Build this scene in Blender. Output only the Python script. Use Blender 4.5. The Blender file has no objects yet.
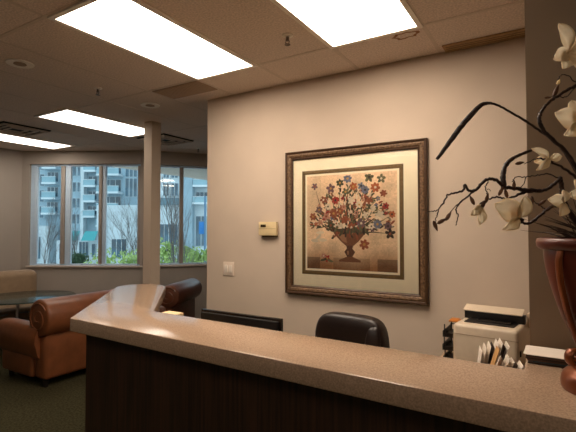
import bpy, bmesh, math, random
from mathutils import Vector, Matrix, Euler
random.seed(7)
scn = bpy.context.scene
C = scn.collection
PI = math.pi

# ---------------------------------------------------------------- camera maths
F, PSI = 437.0, math.radians(31.5)
EYE = 1.5
PITCH = math.atan(13.0 / F)
RV = Vector((math.cos(PSI), math.sin(PSI), 0))      # to the right of the view
FV = Vector((-math.sin(PSI), math.cos(PSI), 0))     # straight ahead

def ray(u, v):
    x = (u - 288) / F; y = -(v - 216) / F
    fwd = math.cos(PITCH) - y * math.sin(PITCH)
    up = math.sin(PITCH) + y * math.cos(PITCH)
    return Vector((x * RV.x + fwd * FV.x, x * RV.y + fwd * FV.y, up)), fwd
def atz(u, v, z):
    d, f = ray(u, v); t = (z - EYE) / d.z
    return Vector((d.x * t, d.y * t, z))
def aty(u, v, y):
    d, f = ray(u, v); t = y / d.y
    return Vector((d.x * t, y, EYE + d.z * t))
def P(u, v, dep):
    d, f = ray(u, v); t = dep / f
    return Vector((d.x * t, d.y * t, EYE + d.z * t))

# ---------------------------------------------------------------- materials
MATS = {}
def mat(name, col, rough=0.6, metal=0.0, var=0.12, scale=20, bump=0.0, bscale=None, coat=0.0, spec=0.5,
        stretch=None, col2=None, emit=None, estr=0.0, sheen=0.0, trans=0.0):
    m = bpy.data.materials.new(name); m.use_nodes = True
    nt = m.node_tree; b = nt.nodes['Principled BSDF']
    tc = nt.nodes.new('ShaderNodeTexCoord'); mp = nt.nodes.new('ShaderNodeMapping')
    nt.links.new(tc.outputs['Object'], mp.inputs['Vector'])
    if stretch: mp.inputs['Scale'].default_value = stretch
    nz = nt.nodes.new('ShaderNodeTexNoise'); nz.inputs['Scale'].default_value = scale
    nz.inputs['Detail'].default_value = 4
    nt.links.new(mp.outputs['Vector'], nz.inputs['Vector'])
    rp = nt.nodes.new('ShaderNodeValToRGB')
    c2 = col2 if col2 else tuple(min(1, c * (1 + var)) for c in col)
    c1 = col if col2 else tuple(c * (1 - var) for c in col)
    rp.color_ramp.elements[0].color = (*c1, 1); rp.color_ramp.elements[1].color = (*c2, 1)
    rp.color_ramp.elements[0].position = .35; rp.color_ramp.elements[1].position = .65
    nt.links.new(nz.outputs['Fac'], rp.inputs['Fac'])
    nt.links.new(rp.outputs['Color'], b.inputs['Base Color'])
    b.inputs['Roughness'].default_value = rough; b.inputs['Metallic'].default_value = metal
    b.inputs['Coat Weight'].default_value = coat; b.inputs['Specular IOR Level'].default_value = spec
    b.inputs['Sheen Weight'].default_value = sheen
    if bump:
        n2 = nt.nodes.new('ShaderNodeTexNoise'); n2.inputs['Scale'].default_value = bscale or scale
        n2.inputs['Detail'].default_value = 3
        nt.links.new(mp.outputs['Vector'], n2.inputs['Vector'])
        bp = nt.nodes.new('ShaderNodeBump'); bp.inputs['Strength'].default_value = bump
        bp.inputs['Distance'].default_value = .01
        nt.links.new(n2.outputs['Fac'], bp.inputs['Height']); nt.links.new(bp.outputs['Normal'], b.inputs['Normal'])
    if emit:
        b.inputs['Emission Color'].default_value = (*emit, 1); b.inputs['Emission Strength'].default_value = estr
    MATS[name] = m
    return m
def S(r, g, b):           # sRGB 0-255 -> linear
    f = lambda c: (c / 12.92) if c <= .04045 else ((c + .055) / 1.055) ** 2.4
    return (f(r / 255), f(g / 255), f(b / 255))

m_wall = mat('beige_paint', S(203, 185, 166), .85, var=.03, scale=3, bump=.05, bscale=180)
m_wall2 = mat('taupe_paint', S(176, 166, 156), .85, var=.03, scale=3, bump=.05, bscale=180)
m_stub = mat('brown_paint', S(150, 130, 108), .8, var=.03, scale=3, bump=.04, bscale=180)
m_ceil = mat('mineral_tile', S(226, 210, 196), .95, var=.14, scale=85, bump=.35, bscale=85)
m_grid = mat('grid_metal', S(214, 198, 182), .7, var=.03)
m_floor = mat('olive_carpet', S(70, 66, 46), 1.0, var=.35, scale=60, bump=.4, bscale=200, spec=.1)
m_quartz = mat('quartz', S(174, 146, 122), .15, var=.2, scale=190, spec=.45)
m_quartz.node_tree.nodes['Noise Texture'].inputs['Detail'].default_value = 6
m_wood = mat('dark_zebrano', S(34, 21, 14), .42, scale=9, stretch=(9, 9, .25), col2=S(66, 42, 29))
m_desk = mat('desk_laminate', S(176, 148, 116), .45, var=.05, scale=8)
m_black = mat('black_plastic', S(18, 15, 14), .4, var=.1)
m_blackg = mat('black_gloss', S(22, 17, 15), .25, var=.1)
m_oleather = mat('black_leather', S(30, 20, 17), .36, var=.15, scale=30, bump=.12, bscale=120)
m_tleather = mat('tan_leather', S(126, 74, 44), .38, var=.14, scale=9, bump=.1, bscale=140)
m_dleather = mat('dark_brown_leather', S(104, 60, 42), .3, var=.2, scale=9, bump=.1, bscale=140)
m_sofa = mat('beige_fabric', S(158, 132, 104), .8, var=.08, scale=14, bump=.15, bscale=200, sheen=.2)
m_foot = mat('dark_foot', S(28, 20, 15), .5)
m_steel = mat('brushed_steel', S(150, 150, 150), .3, metal=1)
m_white = mat('printer_plastic', S(214, 196, 172), .4, var=.03)
m_white2 = mat('switch_plastic', S(224, 206, 188), .35, var=.02)
m_therm = mat('ivory_plastic', S(222, 200, 154), .4, var=.03)
m_lcd = mat('dark_display', S(60, 48, 34), .2)
m_paper = mat('white_paper', S(228, 216, 202), .8, var=.04, scale=4)
m_cream = mat('cream_card', S(236, 208, 158), .7, var=.03)
m_manila = mat('manila_card', S(188, 142, 84), .7, var=.05)
m_teal = mat('teal_cover', S(22, 58, 66), .4, var=.08)
m_dbook = mat('dark_brown_cover', S(52, 36, 26), .5, var=.12)
m_mbook = mat('brown_cover', S(86, 60, 42), .5, var=.12)
m_orange = mat('orange_plastic', S(206, 128, 52), .5)
m_frame = mat('carved_gilt_wood', S(82, 58, 38), .4, metal=.15, scale=70, col2=S(128, 98, 68), bump=.8, bscale=70)
m_framed = mat('dark_gilt_wood', S(70, 46, 26), .4, metal=.2, var=.2, scale=60)
m_mat = mat('cream_mat_board', S(250, 236, 208), .9, var=.02)
m_fillet = mat('bronze_fillet', S(118, 94, 58), .5, metal=.1, var=.15, scale=60)
m_wframe = mat('window_aluminium', S(206, 230, 255), .5, var=.03)
m_mull = mat('mullion_brown', S(168, 158, 150), .5, var=.04)
m_sill = mat('sill_white', S(206, 194, 184), .5, var=.03)
m_bronze = mat('copper_bronze', S(150, 80, 38), .3, metal=.45, scale=7, col2=S(94, 46, 24))
m_bronze2 = mat('oxblood_bronze', S(104, 44, 28), .36, metal=.0, scale=7, col2=S(76, 30, 19), coat=.1, spec=.35)
m_branch = mat('dark_bark', S(44, 25, 20), .55, var=.3, scale=60, bump=.4, bscale=90)
m_bud = mat('bud_brown', S(92, 58, 36), .7, var=.3, scale=80)
m_petal = mat('cream_petal', S(250, 214, 158), .6, var=.07, scale=25)
for k_, v_ in (('Subsurface Weight', .35), ('Subsurface Scale', .03)): m_petal.node_tree.nodes['Principled BSDF'].inputs[k_].default_value = v_
m_petal.node_tree.nodes['Principled BSDF'].inputs['Subsurface Radius'].default_value = (1, .8, .6)
m_calyx = mat('calyx_brown', S(70, 42, 28), .7, var=.2, scale=50)
m_grass = mat('dry_grass', S(54, 36, 24), .8, var=.25, scale=40)
m_grille = mat('brown_grille', S(172, 148, 124), .7, var=.1, scale=200)
m_slot = mat('bronze_slot', S(176, 142, 98), .6, var=.12, scale=40)
m_stain = mat('water_stain', S(140, 92, 54), .95, scale=30, col2=S(176, 136, 100))
m_trimw = mat('fixture_white', S(246, 238, 226), .5, var=.02)
m_dark = mat('dark_void', S(14, 12, 11), .8)
m_brass = mat('sprinkler_brass', S(84, 62, 44), .4, metal=.6)
# outside
m_ground = mat('pavement', S(150, 158, 160), .9, var=.1, scale=.6)
m_facade = mat('pale_blue_render', S(160, 182, 194), .8, var=.10, scale=.35)
m_facw = mat('white_render', S(216, 224, 228), .8, var=.06, scale=.4)
m_facd = mat('grey_blue_panel', S(112, 138, 150), .7, var=.06, scale=.6)
m_pane = mat('facade_glass', S(36, 60, 76), .12, scale=.35, col2=S(84, 118, 136), spec=.8)
m_rail = mat('balcony_glass', S(146, 180, 192), .25, var=.06, scale=.8)
m_awn = mat('teal_awning', S(74, 160, 164), .7, var=.05)
m_bark = mat('grey_bark', S(104, 98, 96), .9, var=.15)
m_leaf = mat('spring_leaf', S(124, 150, 70), .6, scale=2.0, col2=S(184, 204, 124))
m_leafd = mat('dark_hedge', S(50, 74, 44), .7, var=.3, scale=6)
m_signb = mat('blue_sign', S(40, 120, 190), .5, var=.03)
m_pole = mat('blue_grey_pole', S(92, 128, 158), .5)

def emission(name, col, st):
    m = bpy.data.materials.new(name); m.use_nodes = True; nt = m.node_tree
    nt.nodes.remove(nt.nodes['Principled BSDF'])
    e = nt.nodes.new('ShaderNodeEmission'); e.inputs[0].default_value = (*col, 1); e.inputs[1].default_value = st
    nt.links.new(e.outputs[0], nt.nodes['Material Output'].inputs[0]); return m
m_light = emission('lit_diffuser', (1.0, .83, .665), 11.8)
m_lightb = emission('lit_diffuser_far', (1.0, .87, .73), 5.8)

m_fill = emission('fill_diffuser_dim', (1.0, .85, .68), 3.6)  # weak emission for the added fill panel behind the camera

def glass(name, tint, ior=1.45, rough=.0, maxr=1.0):
    m = bpy.data.materials.new(name); m.use_nodes = True; nt = m.node_tree
    nt.nodes.remove(nt.nodes['Principled BSDF'])
    t = nt.nodes.new('ShaderNodeBsdfTransparent'); t.inputs[0].default_value = (*tint, 1)
    g = nt.nodes.new('ShaderNodeBsdfGlossy'); g.inputs['Roughness'].default_value = rough
    fr = nt.nodes.new('ShaderNodeFresnel'); fr.inputs[0].default_value = ior
    mx = nt.nodes.new('ShaderNodeMixShader')
    nt.links.new(fr.outputs[0], mx.inputs[0]); nt.links.new(t.outputs[0], mx.inputs[1]); nt.links.new(g.outputs[0], mx.inputs[2])
    nt.links.new(mx.outputs[0], nt.nodes['Material Output'].inputs[0]); return m
m_glass = glass('window_glass', (.9, .96, .97))
m_pglass = glass('picture_glass', (.99, .99, .98), 1.2)
m_tglass = glass('table_glass', (.76, .83, .80), 1.6)
m_tedge = mat('glass_edge', S(40, 56, 50), .15, var=.1)

def attr_mat(name, rough):
    m = bpy.data.materials.new(name); m.use_nodes = True; nt = m.node_tree
    b = nt.nodes['Principled BSDF']; b.inputs['Roughness'].default_value = rough
    a = nt.nodes.new('ShaderNodeVertexColor'); a.layer_name = 'Col'
    nt.links.new(a.outputs['Color'], b.inputs['Base Color']); return m
m_print = attr_mat('printed_paper', .8)

# ---------------------------------------------------------------- mesh builder
XF = {}
class MB:
    def __init__(s): s.bm = bmesh.new(); s.mi = 0
    def _fin(s, verts, M=None, faces=None):
        if M is not None:
            for v in verts: v.co = M @ v.co
        if faces:
            for f in faces: f.material_index = s.mi
    def box(s, x0, x1, y0, y1, z0, z1, bev=0, seg=2, M=None):
        return s.prism([(x0, y0), (x1, y0), (x1, y1), (x0, y1)], z0, z1, bev, seg, M)
    def prism(s, poly, z0, z1, bev=0, seg=2, M=None):
        bm = s.bm; n0 = set(bm.verts); 
        lo = [bm.verts.new((p[0], p[1], z0)) for p in poly]; hi = [bm.verts.new((p[0], p[1], z1)) for p in poly]
        n = len(poly); fs = [bm.faces.new(hi), bm.faces.new(lo[::-1])]
        for i in range(n): fs.append(bm.faces.new((lo[i], lo[(i + 1) % n], hi[(i + 1) % n], hi[i])))
        bmesh.ops.recalc_face_normals(bm, faces=fs)
        for f in fs: f.material_index = s.mi
        if bev:
            es = list({e for f in fs for e in f.edges})
            bmesh.ops.bevel(bm, geom=es, offset=bev, segments=seg, affect='EDGES', profile=.5, clamp_overlap=True)
        new = [v for v in bm.verts if v not in n0]
        if M is not None:
            for v in new: v.co = M @ v.co
        return s
    def tube(s, pts, rad, seg=8, cap=True, flat=1.0):
        bm = s.bm; pts = [Vector(p) for p in pts]; n = len(pts)
        if not hasattr(rad, '__len__'): rad = [rad] * n
        rings = []; up = Vector((0, 0, 1)); pn = None
        for i, p in enumerate(pts):
            t = (pts[min(i + 1, n - 1)] - pts[max(i - 1, 0)])
            t = t.normalized() if t.length > 1e-9 else Vector((0, 0, 1))
            if pn is None:
                a = up.cross(t)
                if a.length < .05: a = Vector((1, 0, 0)).cross(t)
                a.normalize()
            else:
                a = (pn - t * pn.dot(t))
                a = a.normalized() if a.length > 1e-6 else t.orthogonal().normalized()
            pn = a; b = t.cross(a)
            rings.append([bm.verts.new(p + (a * math.cos(2 * PI * k / seg) * flat + b * math.sin(2 * PI * k / seg)) * rad[i]) for k in range(seg)])
        for i in range(n - 1):
            for k in range(seg):
                f = bm.faces.new((rings[i][k], rings[i][(k + 1) % seg], rings[i + 1][(k + 1) % seg], rings[i + 1][k])); f.material_index = s.mi
        if cap:
            for r in (rings[0][::-1], rings[-1]):
                f = bm.faces.new(r); f.material_index = s.mi
        return s
    def lathe(s, prof, c=(0, 0, 0), seg=40, M=None):
        bm = s.bm; rings = []; vs = []
        for r, z in prof:
            ring = [bm.verts.new((c[0] + r * math.cos(2 * PI * k / seg), c[1] + r * math.sin(2 * PI * k / seg), c[2] + z)) for k in range(seg)]
            rings.append(ring); vs += ring
        for i in range(len(prof) - 1):
            for k in range(seg):
                f = bm.faces.new((rings[i][k], rings[i][(k + 1) % seg], rings[i + 1][(k + 1) % seg], rings[i + 1][k])); f.material_index = s.mi
        for r, ring in ((prof[0][0], rings[0][::-1]), (prof[-1][0], rings[-1])):
            if r > 1e-5: f = bm.faces.new(ring); f.material_index = s.mi
        if M is not None:
            for v in vs: v.co = M @ v.co
        return s
    def ell(s, c, r, M=None, seg=14, rings=8):
        prof = [(max(1e-6, math.sin(PI * i / rings)), -math.cos(PI * i / rings)) for i in range(rings + 1)]
        Mx = Matrix.Translation(Vector(c)) @ Matrix.Diagonal((*r, 1))
        if M is not None: Mx = M @ Mx
        return s.lathe(prof, seg=seg, M=Mx)
    def cyl(s, p0, p1, r, seg=20): return s.tube([p0, p1], r, seg)
    def grid(s, fn, nu, nv):
        bm = s.bm; g = [[bm.verts.new(fn(i / nu, j / nv)) for j in range(nv + 1)] for i in range(nu + 1)]
        for i in range(nu):
            for j in range(nv):
                f = bm.faces.new((g[i][j], g[i + 1][j], g[i + 1][j + 1], g[i][j + 1])); f.material_index = s.mi
        return s
    def quad(s, *ps):
        f = s.bm.faces.new([s.bm.verts.new(p) for p in ps]); f.material_index = s.mi; return s
    def build(s, name, mats, parent=None, local=False, smooth=40, keep=False):
        if not isinstance(mats, (list, tuple)): mats = [mats]
        bm = s.bm
        bmesh.ops.recalc_face_normals(bm, faces=bm.faces[:])
        loc = Vector((0, 0, 0))
        if parent is not None:
            if not local:
                inv = XF[parent].inverted()
                for v in bm.verts: v.co = inv @ v.co
            # the part's own origin: centre of its box
            xs = [v.co for v in bm.verts]
            loc = Vector([(min(c[i] for c in xs) + max(c[i] for c in xs)) / 2 for i in range(3)])
        elif not keep:
            xs = [v.co for v in bm.verts]
            loc = Vector([(min(c[i] for c in xs) + max(c[i] for c in xs)) / 2 for i in range(3)])
            loc.z = min(c.z for c in xs)
        for v in bm.verts: v.co -= loc
        me = bpy.data.meshes.new(name); bm.to_mesh(me); bm.free()
        for m in mats: me.materials.append(m)
        if smooth:
            for p in me.polygons: p.use_smooth = True
            me.set_sharp_from_angle(angle=math.radians(smooth))
        o = bpy.data.objects.new(name, me); C.objects.link(o); o.location = loc
        if parent is not None:
            o.parent = parent
            XF[o] = XF[parent] @ Matrix.Translation(loc)
        else:
            XF[o] = Matrix.Translation(loc)
        return o
def tag(o, label, cat, group=None, kind=None):
    o['label'] = label; o['category'] = cat
    if group: o['group'] = group
    if kind: o['kind'] = kind
    return o
def thing(name, label, cat, loc=(0, 0, 0), rz=0, group=None):
    o = bpy.data.objects.new(name, None); C.objects.link(o); o.location = loc; o.rotation_euler = (0, 0, rz)
    o.empty_display_size = .1
    XF[o] = Matrix.Translation(Vector(loc)) @ Matrix.Rotation(rz, 4, 'Z')
    return tag(o, label, cat, group)
def struct(o): o['kind'] = 'structure'; return o
def dup(root, loc, rz, label, mats=None, group=None):
    r = root.copy(); C.objects.link(r); r.location = loc; r.rotation_euler = (0, 0, rz); r['label'] = label
    if group: r['group'] = group
    def rec(src, dst):
        for ch in list(src.children):
            c = ch.copy(); C.objects.link(c); c.parent = dst
            if mats and c.data:
                c.data = ch.data.copy()
                for i, m in enumerate(c.data.materials):
                    if m in mats: c.data.materials[i] = mats[m]
            rec(ch, c)
    rec(root, r); return r
def smoothline(pts, n=5):
    pts = [Vector(p) for p in pts]; out = []
    for i in range(len(pts) - 1):
        p0 = pts[max(i - 1, 0)]; p1 = pts[i]; p2 = pts[i + 1]; p3 = pts[min(i + 2, len(pts) - 1)]
        for k in range(n):
            t = k / n
            out.append(.5 * ((2 * p1) + (p2 - p0) * t + (2 * p0 - 5 * p1 + 4 * p2 - p3) * t * t + (3 * p1 - p0 - 3 * p2 + p3) * t ** 3))
    out.append(pts[-1]); return out

# ================================================================ SETTING
H = 2.7
YW = 3.05
WC = Vector((-7.0, 3.57)); WB = Vector((-5.40, 4.50)); WE = Vector((-2.40, 7.94))
b = MB(); b.box(-7.3, 2.2, -3.2, 8.4, -.15, 0); struct(b.build('floor', m_floor))
b = MB(); b.box(-7.3, 2.2, -3.2, 8.4, H, H + .15); struct(b.build('ceiling', m_ceil))
b = MB(); b.box(-2.745, 2.2, YW, 8.3, 0, H); struct(b.build('wall_picture', m_wall))
b = MB(); b.box(-7.15, -6.99, -3.1, 3.75, 0, H); struct(b.build('wall_left', m_wall2))
b = MB(); b.box(-7.1, 2.1, -3.2, -3.05, 0, H); struct(b.build('wall_rear', m_wall2))
b = MB(); b.box(2.05, 2.2, -3.1, 3.05, 0, H); struct(b.build('wall_right', m_wall2))
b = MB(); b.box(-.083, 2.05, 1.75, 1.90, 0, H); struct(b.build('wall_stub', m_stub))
b = MB(); b.box(-3.925, -3.80, 3.315, 3.445, 0, H); struct(b.build('wall_column', m_wall))

ZS, ZT = .935, 2.50
def seg_frame(p, q):
    d = (q - p); L = d.length; d.normalize()
    M = Matrix(((d.x, -d.y, 0, p.x), (d.y, d.x, 0, p.y), (0, 0, 1, 0), (0, 0, 0, 1)))
    return M, L, d
def useg(p, q, u):      # distance along p-q where the view ray of column u crosses
    d, f = ray(u, 216); e = (q - p).normalized()
    # p + e s = d t
    det = e.x * (-d.y) + d.x * e.y
    s_ = (-p.x * (-d.y) + d.x * (-p.y)) / det
    return s_
def window_wall(name, p, q, s0, s1):
    M, L, d = seg_frame(p, q); T = .16
    b = MB()
    b.box(0, L, 0, T, 0, ZS, M=M); b.box(0, L, 0, T, ZT, H, M=M)
    if s0 > .005: b.box(0, s0, 0, T, ZS, ZT, M=M)
    b.box(s1, L, 0, T, ZS, ZT, M=M)
    struct(b.build(name, m_wall2)); return M
s = [useg(WC, WB, u) for u in (28.6, 33.0, 59.2, 63.2, 68.7, 97.5, 100.5, 104, 136.7, 140, 143)]
M1 = window_wall('wall_window', WC, WB, s[0], s[10])
def window(nm, M, s0, s1, bars, panes, label):
    root = bpy.data.objects.new(nm, None); C.objects.link(root)
    mid = M @ Vector(((s0 + s1) / 2, .08, ZS)); root.location = mid; XF[root] = Matrix.Translation(mid); struct(root)
    b = MB(); w = .035
    b.box(s0, s1, .05, .11, ZS, ZS + .03, M=M); b.box(s0, s1, .05, .11, ZT - .03, ZT, M=M)
    b.box(s0, s0 + w, .05, .11, ZS + .03, ZT - .03, M=M); b.box(s1 - w, s1, .05, .11, ZS + .03, ZT - .03, M=M)
    b.build('window_frame', m_wframe, root)
    for a, c, mm in bars:
        b = MB(); b.box(a, c, (.03 if mm is m_mull else .05), .11, ZS + .03, ZT - .03, .004, M=M); b.build('mullion', mm, root)
    for a, c in panes:
        b = MB(); b.box(a, c, .082, .086, ZS + .03, ZT - .03, M=M); b.build('pane', m_glass, root)
    b = MB(); b.box(s0 - .02, s1 + .02, -.03, .05, ZS - .02, ZS + .006, .004, M=M); b.build('sill', m_sill, root)
window('window_1', M1, s[0], s[10],
       [(s[0] + .036, s[1] + .03, m_wframe), (s[2], s[3], m_mull), (s[3] + .001, s[4], m_wframe), (s[5], s[6], m_mull), (s[6] + .001, s[7], m_wframe), (s[8], s[9], m_mull)],
       [(s[1] + .031, s[2] - .001), (s[4] + .001, s[5] - .001), (s[7] + .001, s[8] - .001)], '')
t = [useg(WB, WE, u) for u in (148, 179.5, 183.5)]
M2 = window_wall('wall_window_far', WB, WE, t[0], 1.75)
window('window_2', M2, t[0], 1.75, [(t[1], t[2], m_mull), (1.12, 1.16, m_mull)],
       [(t[0] + .036, t[1] - .001), (t[2] + .001, 1.119), (1.161, 1.714)], '')

# ---------------------------------------------------------------- ceiling grid and fixtures
xs = [-2.44 + .5967 * k for k in range(0, 8)] + [-2.44 - .5633 * k for k in range(1, 9)]
ys = [2.58 + 1.22 * k for k in range(-4, 5)]
ztb = H - .0016
b = MB()
for x in xs:
    b.box(x - .012, x + .012, -3.0, YW - .003 if x > -2.75 else 8.0, ztb, H + .001)
for y in ys:
    b.box(-6.93, 2.04, y - .012, y + .012, ztb - .0006, H + .001)
struct(b.build('trim_1', m_grid))

def light(x0, x1, y0, y1, label, m):
    r = thing('ceiling_light', label, 'ceiling light', ((x0 + x1) / 2, (y0 + y1) / 2, H - .012), 0, 'fluorescent troffers in the ceiling')
    b = MB(); w = .03
    b.box(x0 - w, x1 + w, y0 - w, y0, H - .012, H - .001); b.box(x0 - w, x1 + w, y1, y1 + w, H - .012, H - .001)
    b.box(x0 - w, x0, y0, y1, H - .012, H - .001); b.box(x1, x1 + w, y0, y1, H - .012, H - .001)
    b.build('light_frame', m_trimw, r)
    b = MB(); b.box(x0, x1, y0, y1, H - .008, H - .002); b.build('diffuser', m, r)
light(-2.40, -1.868, 1.393, 2.553, 'bright rectangular ceiling light nearest the tan grille, left of the picture wall', m_light)
light(-1.22, -.678, 1.393, 2.556, 'bright rectangular ceiling light over the framed floral picture', m_light)
light(-4.66, -4.14, 2.54, 3.705, 'long ceiling light running up to the slim column', m_lightb)
light(-6.35, -5.90, 2.52, 3.69, 'small far ceiling light at the left edge near the window wall', m_lightb)

light(-2.40, -1.868, -1.05, .11, 'added fill light panel behind the camera on the left', m_lightb)  # unseen fill, added to brighten the counter front and foreground
light(-.05, .49, -1.05, .11, 'added dim fill light panel behind the camera on the right', m_fill)  # second unseen fill, added to lift the flowers and wall stub
def grille(x0, x1, y0, y1, label):
    r = thing('ceiling_grille', label, 'vent', ((x0 + x1) / 2, (y0 + y1) / 2, H - .008))
    b = MB(); b.box(x0, x1, y0, y1, H - .008, H - .001, .002); b.build('grille_plate', m_grille, r)
    b = MB()
    n = 18
    for k in range(n):
        x = x0 + .02 + (x1 - x0 - .04) * k / (n - 1)
        b.box(x - .004, x + .004, y0 + .02, y1 - .02, H - .011, H - .0075)
    b.build('louver', m_grille, r)['kind'] = 'stuff'
grille(-2.975, -2.452, 2.595, 2.85, 'flat brown return air grille in the ceiling beside the picture wall corner')
def diffuser(x0, x1, y0, y1, label):
    r = thing('ceiling_diffuser', label, 'vent', ((x0 + x1) / 2, (y0 + y1) / 2, H - .03), 0, 'black slotted diffusers')
    b = MB(); b.box(x0, x1, y0, y1, H - .012, H - .001); b.build('backing', m_dark, r)
    for k in range(3):
        i = .02 + k * .075
        b = MB(); w = .022; z0, z1 = H - .03 + k * .004, H - .013
        b.box(x0 + i, x1 - i, y0 + i, y0 + i + w, z0, z1); b.box(x0 + i, x1 - i, y1 - i - w, y1 - i, z0, z1)
        b.box(x0 + i, x0 + i + w, y0 + i + w, y1 - i - w, z0, z1); b.box(x1 - i - w, x1 - i, y0 + i + w, y1 - i - w, z0, z1)
        b.build('louver_ring', m_grid, r)
diffuser(-5.75, -5.22, 2.46, 3.0, 'black louvred air diffuser in ceiling at left, beside the far light')
diffuser(-4.68, -4.17, 3.83, 4.36, 'black louvred air diffuser in ceiling behind the slim column')
r = thing('linear_diffuser', 'long bronze slot diffuser where the ceiling meets the picture wall', 'vent', (0, 2.99, H - .01))
b = MB(); b.box(-.617, .9, 2.93, 3.046, H - .01, H, .003); b.build('slot_plate', m_slot, r)
b = MB()
for yy in (2.955, 2.985, 3.015): b.box(-.60, .88, yy, yy + .006, H - .012, H - .0095)
b.build('slot_blade', m_fillet, r)
def can(x, y, label):
    r = thing('recessed_downlight', label, 'downlight', (x, y, H - .012), 0, 'unlit recessed downlights')
    b = MB(); b.lathe([(.062, -.004), (.088, -.008), (.092, -.001), (.062, -.001)], (x, y, H), 32)
    b.build('trim_ring', m_trimw, r)
    b = MB(); b.lathe([(.061, -.0015), (.061, -.003), (.0001, -.003)], (x, y, H), 32); b.build('dark_recess', m_dark, r)
    b = MB(); b.lathe([(.040, -.0032), (.043, -.008), (.03, -.011), (.0001, -.011)], (x, y, H), 28); b.build('lamp_face', m_grille, r)
can(-3.29, 1.655, 'round unlit downlight in ceiling at far left, nearer the camera')
can(-3.33, 2.88, 'round unlit downlight in ceiling by the brown grille')
def sprinkler(x, y, label):
    r = thing('fire_sprinkler', label, 'sprinkler', (x, y, H - .06), 0, 'pendent ceiling sprinklers')
    b = MB(); b.lathe([(.034, 0), (.034, -.006), (.014, -.012), (.0001, -.012)], (x, y, H), 24); b.build('escutcheon', m_trimw, r)
    b = MB(); b.lathe([(.009, -.0121), (.009, -.03), (.012, -.031), (.012, -.036), (.0001, -.036)], (x, y, H), 14)
    for sgn in (-1, 1): b.tube([(x + sgn * .009, y, H - .034), (x + sgn * .015, y, H - .045), (x, y, H - .058)], .003, 6)
    b.build('sprinkler_head', m_brass, r)
    b = MB(); b.lathe([(.0001, -.0581), (.018, -.0585), (.018, -.061), (.0001, -.061)], (x, y, H), 16); b.build('deflector', m_brass, r)
sprinkler(-3.306, 2.298, 'dark ceiling sprinkler left of the largest light, over the lounge side')
sprinkler(-1.398, 2.275, 'dark ceiling sprinkler between the two bright lights')
sprinkler(-4.50, 4.80, 'dark ceiling sprinkler far back by the right-hand windows')
# water stain (on the tile itself)
b = MB(); cx, cy = -.775, 2.66
pts = []
rs = [.09, .07, .085, .06, .08, .095, .07, .09, .075, .085, .06, .08, .07, .095]
ring = [(cx + rs[k] * math.cos(2 * PI * k / 14) * 1.0, cy + rs[k] * .62 * math.sin(2 * PI * k / 14)) for k in range(14)]
ring2 = [(cx + (x - cx) * .72, cy + (y - cy) * .68) for x, y in ring]
for k in range(14):
    j = (k + 1) % 14
    b.quad((*ring[k], H - .0008), (*ring[j], H - .0008), (*ring2[j], H - .0008), (*ring2[k], H - .0008))
tag(b.build('water_stain', m_stain), 'small brown ring water stain on the ceiling tile by the bright light', 'stain')

# ================================================================ RECEPTION COUNTER
ZC = 1.08
top = [(-1.963, 1.233), (.95, 1.128), (.95, 1.748), (-.089, 1.748), (-.089, 1.497), (-1.764, 1.561), (-2.457, 2.285), (-2.55, 2.312), (-2.651, 2.308), (-2.72, 2.262), (-2.755, 2.19), (-2.741, 2.082)]
b = MB(); b.prism(top, ZC - .062, ZC, .004, 2)
tag(b.build('countertop', m_quartz), 'speckled beige stone reception countertop, angled at its left end', 'countertop')
base = [(-1.92, 1.29), (.93, 1.20), (.93, 1.44), (-1.778, 1.49), (-2.433, 2.20), (-2.61, 2.04)]
r = thing('reception_counter', 'dark brown wood grain reception counter under the stone top', 'counter', (-.8, 1.35, 0))
b = MB(); b.prism(base, .08, ZC - .0625); b.build('wood_panel', m_wood, r)
kick = [(-1.90, 1.32), (.91, 1.23), (.91, 1.42), (-1.77, 1.46), (-2.42, 2.17), (-2.57, 2.03)]
b = MB(); b.prism(kick, 0.001, .0795); b.build('toe_kick', m_black, r)
# lower desk behind
r = thing('staff_desk', 'low beige staff desk hidden behind the reception counter', 'desk', (-.9, 1.75, 0))
b = MB(); b.prism([(-1.77, 1.52), (-.10, 1.52), (-.10, 2.02), (-2.22, 2.02)], .705, .735, .004); b.build('desktop', m_desk, r)
for x in (-1.74, -.14):
    b = MB(); b.box(x, x + .03, 1.55, 1.98, 0.001, .7045); b.build('end_panel', m_desk, r)
ZD = .7355
# monitor seen from behind
my = 1.84
mx0, mx1 = aty(201, 309, my).x, aty(281, 318, my).x; mz = 1.053
r = thing('computer_monitor', 'black flat computer monitor seen from behind over the counter edge', 'monitor', ((mx0 + mx1) / 2, my, ZD))
b = MB(); b.box(mx0, mx1, my, my + .022, mz - .33, mz, .003); b.build('bezel', m_blackg, r)
b = MB(); b.box(mx0 + .012, mx1 - .012, my - .016, my - .0005, mz - .315, mz - .012, .004); b.build('back_shell', m_black, r)
b = MB(); b.box(mx0 + .02, mx1 - .02, my + .0222, my + .024, mz - .31, mz - .02); b.build('screen', m_dark, r)
mc = (mx0 + mx1) / 2
b = MB(); b.box(mc - .03, mc + .03, my - .034, my - .0165, ZD + .012, mz - .15, .003); b.build('stand_neck', m_black, r)
b = MB(); b.box(mc - .12, mc + .12, my - .09, my + .10, ZD + .0005, ZD + .0115, .004); b.build('stand_base', m_black, r)
# cream card box at the inner corner
r = thing('card_box', 'cream paper box tucked behind the inner corner of the counter', 'box', (-1.79, 1.70, ZD))
pc = atz(154, 311.5, 1.055)
b = MB(); b.box(-1.835, -1.735, 1.665, 1.735, ZD + .0005, 1.028, .002); b.build('box_body', m_cream, r)
b = MB(); b.box(-1.84, -1.73, 1.66, 1.74, 1.0285, 1.046, .002); b.build('box_lid', m_cream, r)

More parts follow.
